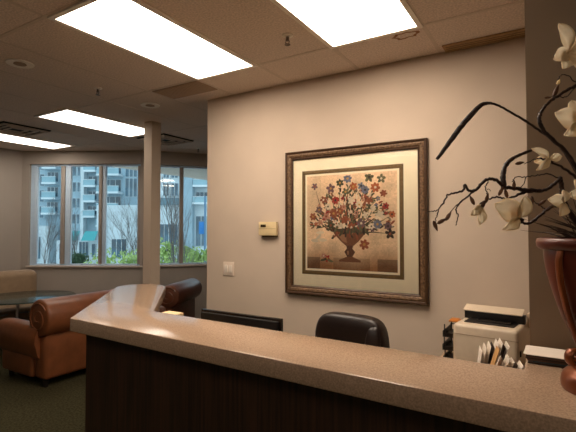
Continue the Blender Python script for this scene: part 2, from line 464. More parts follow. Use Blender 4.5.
# ---------------------------------------------------------------- office chair
oc = thing('office_chair', 'black leather office chair behind the counter below the picture', 'office chair', (-1.012, 2.12, 0), math.radians(-6))
def soft(b, c, r, n=.35, M=None, seg=28, rings=16):       # super-ellipsoid pad
    e = n
    def sp(v, p): return math.copysign(abs(v) ** p, v)
    prof_v = []
    bm = b.bm; rg = []
    for i in range(rings + 1):
        a = -PI / 2 + PI * i / rings; row = []
        for k in range(seg):
            t_ = 2 * PI * k / seg
            ca = sp(math.cos(a), e)
            v = Vector((c[0] + r[0] * ca * sp(math.cos(t_), e), c[1] + r[1] * ca * sp(math.sin(t_), e), c[2] + r[2] * sp(math.sin(a), e)))
            if M is not None: v = M @ v
            row.append(bm.verts.new(v))
        rg.append(row)
    for i in range(rings):
        for k in range(seg):
            f = bm.faces.new((rg[i][k], rg[i][(k + 1) % seg], rg[i + 1][(k + 1) % seg], rg[i + 1][k])); f.material_index = b.mi
    bmesh.ops.remove_doubles(bm, verts=bm.verts[:], dist=1e-5)
    return b
b = MB(); soft(b, (-.012, .20, .73), (.224, .065, .287), .42, seg=36, rings=20); b.build('backrest', m_oleather, oc, True, smooth=80)
b = MB(); soft(b, (.150, .185, .72), (.052, .068, .262), .6); b.build('side_bolster', m_oleather, oc, True, smooth=80)
b = MB(); soft(b, (-.185, .19, .69), (.040, .060, .24), .6); b.build('side_bolster', m_oleather, oc, True, smooth=80)
b = MB(); soft(b, (0, -.04, .47), (.24, .23, .06), .5); b.build('seat', m_oleather, oc, True, smooth=80)
for sx in (-1, 1):
    b = MB(); b.tube(smoothline([(sx * .245, .12, .48), (sx * .27, .10, .60), (sx * .27, .05, .66), (sx * .27, -.08, .665), (sx * .262, -.13, .60), (sx * .245, -.12, .48)]), .018, 10)
    b.build('armrest', m_black, oc, True)
b = MB(); b.cyl((0, 0, .10), (0, 0, .41), .028); b.build('gas_lift', m_black, oc, True)
for k in range(5):
    a = 2 * PI * k / 5 + .3; dx, dy = math.cos(a), math.sin(a)
    b = MB(); b.tube([(dx * .03, dy * .03, .12), (dx * .29, dy * .29, .075)], [.026, .018], 8); lg = b.build('leg', m_black, oc, True)
    b = MB(); q = Vector((dx * .29, dy * .29, .03)); w = Vector((-dy, dx, 0)) * .02
    b.cyl(q - w, q + w, .029, 14)
    for v in b.bm.verts: v.co = XF[oc] @ v.co
    b.build('caster', m_black, lg)

# ---------------------------------------------------------------- credenza, printer, trays, papers
r = thing('credenza', 'beige low cabinet against the picture wall carrying the printer', 'cabinet', (-.1, 2.78, 0))
b = MB(); b.box(-.62, .55, 2.52, 3.035, .03, .672); b.build('cabinet_body', m_desk, r)
b = MB(); b.box(-.635, .565, 2.50, 3.04, .6725, .70, .003); b.build('cabinet_top', m_desk, r)
b = MB(); b.box(-.60, .53, 2.54, 3.03, .001, .0295); b.build('plinth', m_black, r)
for x0, x1 in ((-.61, -.23), (-.225, .155), (.16, .54)):
    b = MB(); b.box(x0, x1, 2.501, 2.5195, .05, .66, .002); d = b.build('door', m_desk, r)
    b = MB(); b.tube([(x1 - .04, 2.4995, .5), (x1 - .04, 2.48, .51), (x1 - .04, 2.48, .59), (x1 - .04, 2.4995, .60)], .005, 6); b.build('handle', m_steel, d)
ZR = .7005
px0, px1 = aty(456.5, 323, 2.6).x, aty(523.5, 333, 2.6).x
zt = .975
pr = thing('printer', 'boxy off-white desktop printer with a raised paper flap beside the wall stub', 'printer', ((px0 + px1) / 2, 2.8, ZR))
b = MB(); b.box(px0, px1, 2.6, 3.01, ZR + .012, zt, .022, 4); b.build('printer_body', m_white, pr)
b = MB(); b.box(px0 + .02, px1 - .02, 2.63, 2.99, ZR + .0005, ZR + .0115); b.build('printer_foot', m_black, pr)
b = MB(); b.box(px0 - .001, px1 + .001, 2.5985, 2.6, zt - .058, zt - .055); b.box(px0 + .003, px0 + .006, 2.5985, 2.6, ZR + .02, zt - .06); b.build('panel_seam', m_grille, pr)
# black output recess and raised flap on top
b = MB(); b.box(px0 + .045, px1 - .03, 2.66, 2.775, zt + .0005, zt + .006, .002); b.build('output_tray', m_black, pr)
b = MB(); b.box(px0 + .10, px1 - .055, 2.70, 2.77, zt + .0062, zt + .012, .002); b.build('tray_guide', m_blackg, pr)
b = MB(); b.box(px0 + .012, px1 + .0, 2.78, 2.83, zt + .0005, zt + .048, .004); b.build('paper_feed', m_black, pr)
b = MB(); b.box(-.158, .155, 0, .007, 0, .075, .002, M=Matrix.Translation(((px0 + px1) / 2 - .002, 2.776, zt + .050)) @ Matrix.Rotation(math.radians(-70), 4, 'X'))
b.build('paper_flap', m_white, pr)
b = MB(); b.box(px1 - .004, px1 + .012, 2.86, 2.98, zt - .03, zt + .05, .004); b.build('side_cover', m_white, pr)
pr.rotation_euler.z = math.radians(-7); pr.location.y -= .035; pr.location.x += .004
b = MB(); b.box(px1 + .0005, px1 + .006, 2.63, 2.65, zt - .14, zt - .11, .002); b.build('power_switch', m_black, pr)
# letter trays
def tray(z, label, dy=0):
    r = thing('letter_tray', label, 'letter tray', (-.557, 2.87, z), 0, 'stacked black letter trays')
    b = MB(); x0, x1, y0, y1 = -.592, -.506, 2.76 + dy, 2.98
    b.box(x0, x1, y0, y1, z + .0005, z + .005); b.box(x0, x0 + .004, y0, y1, z + .0055, z + .035); b.box(x0, x1, y1 - .004, y1, z + .0355, z + .04)
    b.box(x0 + .005, x1, y0, y0 + .004, z + .0055, z + .025)
    b.build('tray_body', m_black, r)
    for x in (x0 + .006, x1 - .012):
        for y in (y0 + .008, y1 - .014):
            b = MB(); b.box(x, x + .006, y, y + .006, z + .0055, z + .075); b.build('post', m_black, r)
tray(ZR, 'black letter tray at the bottom of the stack left of the printer')
tray(ZR + .0755, 'black letter tray in the middle of the stack left of the printer', -.02)
tray(ZR + .151, 'black letter tray at the top of the stack left of the printer', -.01)
b = MB(); b.box(-.575, -.515, 2.84, 2.92, ZR + .2265, ZR + .236, .002); b.box(-.568, -.522, 2.846, 2.914, ZR + .2363, ZR + .241, .001)
tag(b.build('sticky_note_block', m_orange), 'small orange block on top of the letter trays left of the printer', 'note block')

# leaning papers behind the counter: two racks
def rack(x, y, label, sheets, group, depth):
    n = len(sheets); w = .0034 * n
    r = thing('file_rack', label, 'file rack', (x, y, ZD))
    Mr = Matrix.Translation((x, y, ZD)) @ Matrix.Rotation(math.radians(13), 4, 'Z')
    b = MB(); b.box(-.006, w + .006, 0, depth, .0005, .005, M=Mr); b.build('rack_base', m_black, r)
    order = ['first', 'second', 'third', 'fourth', 'fifth', 'sixth', 'seventh', 'eighth', 'ninth', 'tenth']
    for k, (kind, lean, hh) in enumerate(sheets):
        Mp = Mr @ Matrix.Translation((.0034 * k, 0, .0055)) @ Matrix.Rotation(math.radians(lean), 4, 'Y')
        m = {'white': m_paper, 'manila': m_manila, 'dark': m_dbook}[kind]
        b = MB(); b.box(0, .0016, .004, depth - random.uniform(.002, .02), 0, hh, M=Mp)
        nm, tx = {'white': ('paper_sheaf', 'white paper sheaf'), 'manila': ('paper_folder', 'tan manila folder'), 'dark': ('paper_folder', 'dark folder')}[kind]
        tag(b.build(nm, m), f'{tx}, {order[k]} from left in the {group}', 'papers', group)
rack(-.290, 1.84, 'black file rack holding the taller fan of papers', [('white', 8, .285), ('white', 10, .30), ('white', 12, .312), ('dark', 13.6, .31), ('white', 15.2, .328), ('white', 16.8, .334), ('dark', 18.4, .322), ('white', 20, .33), ('manila', 25, .28)], 'taller fan by the printer', .11)
rack(-.278, 1.58, 'black file rack holding the shorter fan of papers', [('manila', 18, .375), ('white', 21, .345), ('white', 23, .36), ('white', 25, .355), ('dark', 26.5, .35), ('white', 28.5, .355)], 'shorter fan by the booklets', .08)

# booklet stack on the counter
names = [('dark brown booklet at the very bottom of the counter stack', m_dbook, .008), ('teal folder second from the bottom of the counter stack', m_teal, .006),
         ('brown booklet third from the bottom of the counter stack', m_mbook, .007), ('dark brown booklet in the middle of the counter stack', m_dbook, .008),
         ('brown booklet third from the top of the counter stack', m_mbook, .006), ('dark brown booklet just below the white sheets', m_dbook, .006),
         ('white paper pad on top of the booklet stack beside the vase', m_paper, .004)]
z = ZC + .0003
jx = [0.004, .018, .003, -.002, .002, -.001, -.008]
for (lb, m, h), j in zip(names, jx):
    h *= .58
    b = MB(); rz = random.uniform(-.02, .02)
    Mb = Matrix.Translation((-.086, 1.572, z)) @ Matrix.Rotation(rz, 4, 'Z')
    b.box(j, .165 + j * .5, 0, .12, 0, h, .0008, 1, M=Mb)
    o = b.build('paper_pad' if m is m_paper else ('paper_folder' if m is m_teal else 'booklet'), m); tag(o, lb, 'paper pad' if m is m_paper else 'booklet', 'stack on the counter by the vase')
    z += h + .0003

# ================================================================ PICTURE, THERMOSTAT, SWITCH
fx0, fx1, fz0, fz1 = -1.876, -.740, .984, 2.122
yb = YW - .002
r = thing('framed_picture', 'large square floral print in a carved gilt wood frame on the beige wall', 'picture', ((fx0 + fx1) / 2, yb, fz0))
def picframe(x0, x1, z0, z1, w, prof, name, m, parent):
    # profile: (inset fraction, protrusion)
    b = MB(); bm = b.bm; rings = []
    for ins, pro in prof:
        i = ins * w
        rings.append([bm.verts.new((x, yb - pro, z)) for x, z in ((x0 + i, z0 + i), (x1 - i, z0 + i), (x1 - i, z1 - i), (x0 + i, z1 - i))])
    for a, c in zip(rings, rings[1:]):
        for k in range(4): bm.faces.new((a[k], a[(k + 1) % 4], c[(k + 1) % 4], c[k]))
    return b.build(name, m, parent, smooth=0)
picframe(fx0, fx1, fz0, fz1, .068, [(0, 0), (0, .03), (.08, .038), (.22, .036), (.30, .030)], 'outer_moulding', m_framed, r)
picframe(fx0, fx1, fz0, fz1, .068, [(.30, .030), (.45, .034), (.66, .031), (.78, .024)], 'carved_moulding', m_frame, r)
picframe(fx0, fx1, fz0, fz1, .068, [(.78, .024), (.86, .027), (.97, .022), (1.0, .012)], 'inner_lip', m_framed, r)
ix0, ix1, iz0, iz1 = fx0 + .068, fx1 - .068, fz0 + .068, fz1 - .068
b = MB(); b.box(ix0 - .01, ix1 + .01, yb - .010, yb - .004, iz0 - .01, iz1 + .01); b.build('mat_board', m_mat, r)
q0, q1 = aty(302.3, 172, 3.04), aty(401.8, 279, 3.04)
ax0, ax1, az0, az1 = q0.x, q1.x + .018, fz0 + .068 + .093, fz1 - .068 - .093
sc = .996
picframe(ax0, ax1, az0, az1, .03, [(0, .0103), (.1, .0125), (.5, .0135), (.9, .0125), (1, .0103)], 'fillet_border', m_fillet, r)
cx0, cx1, cz0, cz1 = ax0 + .046, ax1 - .046, az0 + .046, az1 - .046
# ---- print: coloured polygons
def make_print():
    bm = bmesh.new(); cl = bm.loops.layers.float_color.new('Col')
    W, Hh = cx1 - cx0, cz1 - cz0
    rnd = random.Random(11)
    def face(pts, col, lay):
        f = bm.faces.new([bm.verts.new((cx0 + p[0] * W, yb - .0104 - lay * .00005, cz0 + p[1] * Hh)) for p in pts])
        for l in f.loops: l[cl] = (*col, 1)
    def jit(c, a): 
        k = 1 + rnd.uniform(-a, a); return tuple(max(0, x * k) for x in c)
    N = 64
    blot = [(rnd.random(), rnd.random(), rnd.uniform(.06, .2), rnd.uniform(-.28, .22)) for _ in range(40)]
    for i in range(N):
        for j in range(N):
            x, y = (i + .5) / N, (j + .5) / N
            c = S(232, 200, 164)
            q = max(0, min(1, (.24 + .03 * math.sin(9 * x) - y) / .22)); c2 = S(158, 108, 68)
            c = tuple(p_ * (1 - q) + r_ * q for p_, r_ in zip(c, c2))
            k = 1
            for bx, by, br, ba in blot:
                d = math.hypot(x - bx, y - by)
                if d < br: k += ba * (1 - d / br)
            if y > .3 and abs(x - .5) < .33: k += .10
            if (y < .12 and (x > .8 or x < .16)): k *= .5
            if y < .13 and abs(x - .52) < .2: k *= .72
            face([(i / N, j / N), ((i + 1) / N, j / N), ((i + 1) / N, (j + 1) / N), (i / N, (j + 1) / N)], jit(tuple(v * k for v in c), .10), 0)
    L = [1]
    def blob(x, y, rx, ry, col, rot=0, n=9):
        L[0] += .05
        pts = []
        for k in range(n):
            a = 2 * PI * k / n; q = rnd.uniform(.8, 1.12)
            dx, dy = rx * q * math.cos(a), ry * q * math.sin(a)
            pts.append((min(.985, max(.015, x + dx * math.cos(rot) - dy * math.sin(rot))), min(.985, max(.015, y + dx * math.sin(rot) + dy * math.cos(rot)))))
        face(pts, jit(col, .15), L[0])
    def stem(x0, y0, x1, y1, w, col):
        L[0] += .05
        d = Vector((x1 - x0, y1 - y0)); nrm = Vector((-d.y, d.x)).normalized() * w
        m = Vector(((x0 + x1) / 2, (y0 + y1) / 2)) + Vector((-d.y, d.x)) * rnd.uniform(-.12, .12)
        face([(x0 - nrm.x, y0 - nrm.y), (m.x - nrm.x, m.y - nrm.y), (x1, y1), (m.x + nrm.x, m.y + nrm.y), (x0 + nrm.x, y0 + nrm.y)], jit(col, .2), L[0])
    def leaf(x, y, l, rot, col):
        blob(x, y, l, l * .35, col, rot, 8)
    def bloom(x, y, s_, col, cen, n=6):
        r0 = rnd.random()
        for k in range(n):
            a = r0 + 2 * PI * k / n
            blob(x + s_ * .55 * math.cos(a), y + s_ * .55 * math.sin(a), s_ * .5, s_ * .33, col, a, 8)
        blob(x, y, s_ * .28, s_ * .28, cen)
    G1, G2, G3 = S(78, 74, 52), S(104, 98, 70), S(60, 48, 38)
    RED, RUST, PINK, WHT, BLU, PUR, YEL, ORG = S(160, 56, 46), S(146, 82, 56), S(186, 132, 112), S(222, 204, 178), S(112, 114, 132), S(112, 84, 88), S(190, 144, 80), S(172, 94, 56)
    heads = [(.10, .55, RUST), (.17, .62, PUR), (.12, .86, PUR), (.22, .72, RUST), (.25, .55, PINK), (.30, .83, PUR), (.35, .71, RED), (.27, .65, WHT), (.33, .58, RUST),
             (.40, .60, RUST), (.45, .52, RUST), (.44, .64, PINK), (.48, .92, BLU), (.46, .79, G2), (.52, .70, WHT), (.54, .84, ORG), (.57, .58, PINK), (.60, .66, WHT),
             (.62, .84, BLU), (.66, .80, BLU), (.62, .48, PUR), (.66, .56, WHT), (.70, .70, RUST), (.74, .62, WHT), (.76, .82, ORG), (.82, .90, G2), (.84, .76, RUST), (.86, .64, RED),
             (.92, .56, ORG), (.80, .55, WHT), (.78, .47, BLU), (.88, .45, PUR), (.72, .45, WHT), (.90, .38, G3), (.36, .48, WHT), (.42, .44, WHT), (.52, .44, RUST), (.30, .46, G1), (.18, .49, PINK), (.40, .88, G1), (.70, .92, G2)]
    heads = [(.5 + (x - .5) * 1.07, .38 + (y - .38) * 1.06, c) for x, y, c in heads]
    for x, y, c in heads: stem(.47 + (x - .5) * .25, .38, x, y, .006, rnd.choice([G1, G2, G3]))
    for _ in range(420):
        a = rnd.uniform(.12, PI - .12); q = rnd.uniform(.08, .47)
        x, y = .5 + q * math.cos(a) * 1.0, .38 + q * math.sin(a) * 1.08
        leaf(x, y, rnd.uniform(.014, .034), a + rnd.uniform(-.7, .7), rnd.choice([G1, G2, G3, G1, RUST, WHT]))
    for _ in range(60):
        a = rnd.uniform(.05, PI - .05); q = rnd.uniform(.1, .44); bloom(.5 + q * math.cos(a), .40 + q * math.sin(a) * 1.1, rnd.uniform(.016, .03), rnd.choice([RUST, PINK, WHT, PUR, G1, RED, G2, BLU]), rnd.choice([YEL, G3]), 5)
    for x, y, c in heads: bloom(x, y, rnd.uniform(.032, .054), c, rnd.choice([YEL, G3, RUST, WHT]), rnd.choice([5, 6, 7]))
    for x, y in ((.14, .34), (.19, .31), (.10, .30), (.16, .39)): leaf(x, y, .05, rnd.uniform(-.2, .9), WHT)
    # urn
    U, U2, U3 = S(118, 76, 52), S(92, 58, 42), S(156, 112, 82)
    def poly(pts, c):
        L[0] += .05; face(pts, c, L[0])
    poly([(.31, .405), (.68, .405), (.66, .37), (.60, .30), (.545, .255), (.455, .255), (.40, .30), (.33, .37)], U)
    poly([(.29, .405), (.70, .405), (.71, .43), (.28, .43)], U2)
    poly([(.36, .37), (.46, .37), (.47, .28), (.42, .30)], U3)
    poly([(.46, .255), (.54, .255), (.53, .225), (.56, .19), (.53, .14), (.47, .14), (.44, .19), (.47, .225)], U2)
    poly([(.47, .20), (.49, .20), (.49, .16), (.475, .16)], U3)
    poly([(.47, .14), (.53, .14), (.62, .105), (.62, .085), (.38, .085), (.38, .105)], U)
    for k in range(9): blob(.36 + k * .033, .385, .012, .012, rnd.choice([U3, RUST, G1]))
    bloom(.66, .27, .055, RUST, YEL, 6); bloom(.24, .115, .04, RED, YEL, 5); leaf(.20, .10, .04, .3, G1); leaf(.28, .09, .04, -.3, G2); bloom(.20, .14, .03, PINK, WHT, 5)
    for k in range(26): leaf(.30 + rnd.random() * .40, .39 + rnd.uniform(-.05, .05), rnd.uniform(.02, .04), rnd.uniform(-2.8, -.3), rnd.choice([G1, G2, G3, RUST]))
    for k in range(10): leaf(.35 + k * .034, .42 + rnd.uniform(-.02, .02), .04, rnd.uniform(-2.5, -.5), rnd.choice([G1, G2, G3]))
    inv = XF[r].inverted()
    for v in bm.verts: v.co = inv @ v.co
    me = bpy.data.meshes.new('floral_print'); bm.to_mesh(me); bm.free(); me.materials.append(m_print)
    o = bpy.data.objects.new('floral_print', me); C.objects.link(o); o.parent = r; return o
make_print()
b = MB(); b.box(ix0 - .004, ix1 + .004, yb - .0185, yb - .017, iz0 - .004, iz1 + .004); b.build('picture_glass', m_pglass, r)

q0, q1 = aty(260.2, 222, 3.03), aty(277.5, 237, 3.03)
r = thing('thermostat', 'ivory wall thermostat box left of the framed picture', 'thermostat', ((q0.x + q1.x) / 2, YW - .02, q1.z))
b = MB(); b.box(q0.x, q1.x, YW - .045, YW - .012, q1.z + .012, q0.z, .004); b.build('cover', m_therm, r)
b = MB(); b.box(q0.x + .012, q1.x - .01, YW - .0115, YW, q1.z, q0.z - .01); b.build('shadow_plate', m_fillet, r)  # bronze plate dropped below the cover, its tone standing in for the shadow
b = MB(); b.box(q0.x + .022, q0.x + .075, YW - .047, YW - .0452, q0.z - .045, q0.z - .022, .0008); b.build('display', m_lcd, r)
b = MB(); b.box(q0.x + .09, q0.x + .12, YW - .0475, YW - .0452, q0.z - .042, q0.z - .026, .0008); b.build('button', m_therm, r)
b = MB(); b.box(q0.x + .002, q1.x - .002, YW - .0458, YW - .0452, q0.z - .058, q0.z - .056); b.build('cover_seam', m_fillet, r)
r = thing('light_switch', 'white double rocker light switch plate below the thermostat', 'light switch', (-2.485, YW - .01, 1.085))
b = MB(); b.box(-2.545, -2.425, YW - .008, YW, 1.086, 1.207, .002); b.build('switch_plate', m_white2, r)
for x in (-2.527, -2.478):
    b = MB(); b.box(x, x + .036, YW - .013, YW - .0082, 1.113, 1.18, .0015); b.build('rocker', m_paper, r)

# ================================================================ VASE AND ARRANGEMENT
vc = P(604, 390, 1.14); VX, VY = vc.x, vc.y
va = thing('urn_vase', 'tall copper brown urn vase with scroll handles on the right end of the counter', 'vase', (VX, VY, ZC))
zb = ZC + .0006
prof = [(0.0001, .112), (0.0475, .113), (0.0589, .128), (0.0741, .15), (0.0893, .18), (0.1026, .222), (0.1140, .262), (0.1235, .30), (0.1292, .335), (0.1311, .362), (0.1292, .374),
        (0.1216, .372), (0.1197, .34), (0.1045, .25), (0.0570, .16), (0.0001, .15)]
b = MB(); b.lathe(prof, (VX, VY, ZC), 56); b.build('vase_body', m_bronze2, va, smooth=60)
b = MB(); b.lathe([(0.1263, .3725), (0.1387, .366), (0.1463, .372), (0.1482, .384), (0.1453, .394), (0.1368, .397), (0.1216, .394), (0.1206, .3735)], (VX, VY, ZC), 56); b.build('rim', m_bronze2, va, smooth=60)
b = MB(); b.lathe([(0.0931, .0006), (0.0960, .012), (0.0950, .026), (0.0902, .04), (0.0779, .052), (0.0684, .056), (0.0741, .062), (0.0722, .072), (0.0589, .08), (0.0475, .094), (0.0446, .1119), (0.0001, .1119)], (VX, VY, ZC), 56); b.build('pedestal', m_bronze, va, smooth=60)
side = -RV; tow = -FV
for dr in ((side * .92 + tow * .25).normalized(), (-side * .92 + tow * .25).normalized()):
    hp = []
    pth = [(.139, .365), (.145, .34), (.142, .30), (.134, .262), (.122, .222), (.108, .18), (.094, .148), (.083, .128)]
    pth += [(.100 + (.024 - .0165 * k / 15) * math.cos(math.radians(165 + 36 * k)), .098 + (.024 - .0165 * k / 15) * math.sin(math.radians(165 + 36 * k))) for k in range(16)]
    for rr, zz in pth:
        hp.append(Vector((VX, VY, ZC + zz)) + dr * rr * .95)
    pl = smoothline(hp, 4); b = MB(); n = len(pl)
    b.tube(pl, [.0052 if i < n * .33 else .0052 + .0012 * min(1, (i / n - .33) * 4) for i in range(n)], 10, flat=2.0); b.build('scroll_handle', m_bronze, va)

ar = thing('magnolia_arrangement', 'artificial arrangement of dark twisted branches and cream magnolias in the urn', 'flower arrangement', (VX, VY, ZC + .16))
D0 = 1.21
def branch(pts, r0, r1, flat=1.0, name='branch', wob=.0015, rl=None):
    # pts (u, v, depth)
    pl = smoothline([P(*p) for p in pts], 6); n = len(pl); rn = random.Random(len(pts) * 17 + int(pts[0][0]))
    for i in range(1, n - 1): pl[i] += Vector((rn.uniform(-wob, wob), rn.uniform(-wob, wob), rn.uniform(-wob, wob)))
    rad = [(r0 + (r1 - r0) * i / (n - 1)) * rn.uniform(.88, 1.14) for i in range(n)]
    if rl:
        m_ = len(rl) - 1
        rad = [rl[int(min(m_ - 1e-6, i / (n - 1) * m_))] * (1 - (i / (n - 1) * m_) % 1 if i < n - 1 else 0) + rl[min(m_, int(i / (n - 1) * m_) + 1)] * ((i / (n - 1) * m_) % 1 if i < n - 1 else 1) for i in range(n)]
    b = MB(); b.tube(pl, rad, 8, flat=flat); return b.build(name, m_branch, ar, smooth=70)
ROOT = (602, 262, 1.15)
branch([ROOT, (592, 225, 1.22), (582, 185, 1.22), (567, 156, 1.2), (553, 140, 1.18), (540, 131, 1.16), (527, 122, 1.14), (510, 112, 1.12), (497, 105, 1.11), (488, 103, 1.10), (480, 106, 1.09), (470, 116, 1.08), (460, 128, 1.07), (449, 143, 1.06), (437, 159, 1.05)], .0052, .0062, .75, wob=.0006, rl=[.006, .0055, .005, .0045, .0042, .0038, .0038, .0062, .0078, .0070, .0042])
branch([ROOT, (594, 215, 1.17), (580, 175, 1.15), (566, 152, 1.14), (552, 139, 1.13), (543, 129, 1.12), (539.5, 118, 1.12), (543, 109, 1.13), (553, 99, 1.15), (566, 91, 1.17), (580, 83, 1.2), (596, 72, 1.22)], .0055, .0036)
branch([ROOT, (590, 240, 1.17), (576, 222, 1.14), (566, 206, 1.12), (562, 194, 1.11), (561, 184, 1.1), (559, 177, 1.09)], .007, .0052)
branch([(561, 178, 1.09), (551, 187, 1.08), (541, 191, 1.07), (530, 191, 1.06), (518, 195, 1.04), (507, 199, 1.03), (497, 197, 1.02), (489, 199, 1.01)], .0045, .0018)
branch([(541, 191, 1.07), (525, 190, 1.05), (512, 188, 1.03), (504, 187, 1.02), (499, 182, 1.01), (493, 179, 1.0), (486, 180, .99), (478, 188, .98), (473, 191, .97), (468, 190, .965), (465, 185, .96), (463, 190, .955), (455, 193, .95), (448, 195, .945), (443, 203, .94), (438, 210, .935)], .0048, .0014)
branch([(504, 189, 1.02), (503, 180, 1.02), (503.5, 172, 1.03), (506, 165, 1.04), (512, 159, 1.06), (520, 155, 1.08), (531, 150.5, 1.1)], .0068, .0034, wob=.0005)
branch([(438, 210, .935), (432, 211.5, .93), (425, 212.5, .925)], .0012, .0006, name='twig')
branch([(438, 210, .935), (437, 216, .93), (435, 222, .93)], .0013, .0009, name='twig')
branch([(479, 187, .98), (471, 194, .97), (462, 201, .965), (457, 206, .96), (456, 211, .96), (458, 215, .96), (457, 221, .955), (455.5, 225, .955)], .0022, .0009, name='twig')
branch([(462, 201, .965), (455, 207, .95), (450, 213, .945)], .0012, .0008, name='twig')
branch([(489, 180, 1.0), (485, 188, .99), (487, 193, .99), (487, 198, .985)], .0015, .0009, name='twig')
branch([(487, 189, .99), (491, 191, .985)], .0009, .0005, name='twig')
branch([(559, 178, 1.09), (548, 174, 1.08), (538, 175, 1.07), (526, 177, 1.05), (516, 177, 1.04), (512, 182, 1.03)], .0018, .001, name='twig')
branch([(526, 177, 1.05), (523, 185, 1.05), (515, 190, 1.04)], .0013, .0008, name='twig')
branch([(566, 207, 1.12), (553, 206, 1.1), (543, 213, 1.09), (535, 220, 1.07), (527, 224, 1.05), (521, 222, 1.03)], .0045, .0026)
branch([(545, 209, 1.09), (538, 204, 1.08), (532, 201, 1.07)], .0016, .001, name='twig')
branch([(597, 240, 1.25), (600, 190, 1.28), (604, 140, 1.3), (598, 90, 1.3), (585, 60, 1.28), (575, 50, 1.26)], .006, .003)
branch([(598, 150, 1.2), (587, 143, 1.19), (576, 135, 1.17)], .003, .002, name='twig')
branch([(596, 200, 1.2), (578, 180, 1.16), (563, 168, 1.14), (548, 161, 1.12), (540, 158, 1.11)], .004, .0022)
branch([(586, 79, 1.2), (576, 82, 1.19), (568, 76, 1.18), (561, 75, 1.18), (558, 80, 1.18)], .0018, .001, name='twig')
branch([(576, 86, 1.19), (566, 97, 1.17), (556, 96, 1.16), (549, 97.5, 1.15)], .0016, .0008, name='twig')
branch([(540, 158, 1.11), (533, 160, 1.1), (524, 164, 1.09)], .0014, .0009, name='twig')
# buds
def bud(u, v, dep, ang, l=.012, w=.0045, pale=False):
    c = P(u, v, dep)
    d = RV * math.cos(ang) + Vector((0, 0, 1)) * math.sin(ang)
    b = MB(); b.tube([c - d * l, c - d * l * .6, c, c + d * l * .5, c + d * l], [w * .3, w * .9, w, w * .6, w * .1], 8)
    b.build('bud', m_petal if pale else m_bud, ar, smooth=80)
for a in [(435.5, 226, .93, -1.2), (442, 221, .94, .5), (448.5, 216, .945, 1.0), (501, 191, 1.01, 1.1), (506, 193, 1.01, 1.8), (514, 185, 1.03, 1.5), (520, 163, 1.09, .2),
          (472, 200, .98, 2.0), (487, 198, .985, 1.3), (532, 201, 1.07, -1.5), (530, 208, 1.07, -1.6), (556, 91, 1.17, 1.2, .022, .006), (548, 97.5, 1.15, .1, .009, .003), (509, 203, 1.02, -1.4), (543, 202, 1.08, .6)]:
    bud(*a)
bud(558.5, 82, 1.17, 1.1, .008, .0045, True)
# magnolia flowers
def flower(u, v, dep, petals, cal=(0, 0), label=None):
    c = P(u, v, dep); V = Vector((0, 0, 1)); b = MB()
    petals = [(a_, l_ * 1.1, w_ * .84, t_, c_) for a_, l_, w_, t_, c_ in petals]
    for (ang, l, w, tilt, cup) in petals:
        a = math.radians(ang); t_ = math.radians(tilt)
        ax = (RV * math.cos(a) + V * math.sin(a)) * math.cos(t_) - FV * math.sin(t_)
        ax.normalize()
        sd = ax.cross(-FV); sd = sd.normalized() if sd.length > .05 else RV.copy()
        nn = sd.cross(ax).normalized()
        if nn.dot(-FV) < 0: nn = -nn
        def fn(i, j, ax=ax, sd=sd, nn=nn, l=l, w=w, cup=cup):
            x = 1 - (1 - i) ** 1.7
            if x < .58: wv = w * (.16 + .84 * math.sin(PI / 2 * x / .58) ** 1.15)
            else: wv = w * max(.001, 1 - ((x - .58) / .42) ** 2.0) ** .72
            y = (j - .5) * 2
            p = c + ax * (l * x) + sd * (wv * y) + nn * (cup * l * (y * y * .30 * (wv / w) - .8 * (x - .45) ** 2 + .16) + .002 * math.sin(9 * x + 5 * y))
            return p
        b.grid(fn, 14, 8)
    f = b.build('flower', m_petal, ar, smooth=80)
    md = f.modifiers.new('thick', 'SOLIDIFY'); md.thickness = .0012
    a = math.radians(cal[0]); d = RV * math.cos(a) + V * math.sin(a); cc = c + FV * .004
    b = MB(); b.tube([cc + d * (cal[1] + .001), cc + d * cal[1] * .5, cc, cc - d * .008], [.003, .0065, .006, .002], 8)
    b.build('calyx', m_calyx, f, smooth=80)
flower(567, 54, 1.2, [(108, .078, .026, 8, .5), (205, .055, .026, 25, .5), (238, .062, .026, 30, .5), (300, .07, .028, 20, .5), (15, .07, .028, 10, .4), (60, .06, .024, -10, .4)], (0, .01))
flower(577, 128, 1.16, [(150, .070, .036, 12, .5), (205, .070, .024, 35, .6), (95, .07, .032, -5, .4), (20, .07, .03, 10, .4), (255, .05, .024, 35, .5)], (-60, .012))
flower(549, 159, 1.12, [(152, .050, .013, 10, .5), (215, .054, .011, 25, .5), (10, .026, .013, 30, .5), (190, .034, .014, 0, .5)], (-15, .014))
flower(518, 219, 1.0, [(150, .064, .030, 15, .5), (80, .050, .020, 20, .6), (205, .062, .014, 35, .5), (118, .050, .024, -15, .4)], (-10, .014))
flower(481, 207, .97, [(215, .030, .011, 20, .5), (262, .036, .013, 10, .5), (195, .022, .009, 40, .4)], (50, .016))
flower(564, 203, 1.1, [(170, .046, .020, 20, .5), (235, .04, .016, 30, .5), (100, .03, .014, 15, .5)], (-20, .012))
flower(583, 196, 1.14, [(175, .04, .018, 15, .5), (120, .045, .02, 10, .4), (250, .04, .016, 25, .4)], (0, .01))
# grass tuft
b = MB(); rn = random.Random(5)
for k in range(150):
    a = rn.uniform(0, 2 * PI); e = rn.uniform(.15, 1.3); l = rn.uniform(.08, .17)
    o = Vector((VX + rn.uniform(-.05, .05), VY + rn.uniform(-.05, .05), ZC + .385))
    d = Vector((math.cos(a) * math.cos(e), math.sin(a) * math.cos(e), math.sin(e)))
    b.tube([o, o + d * l * .5 + Vector((0, 0, .006)), o + d * l + Vector((0, 0, -.004))], [.0022, .0016, .0003], 4)
g = b.build('grass_tuft', m_grass, ar); g['kind'] = 'stuff'

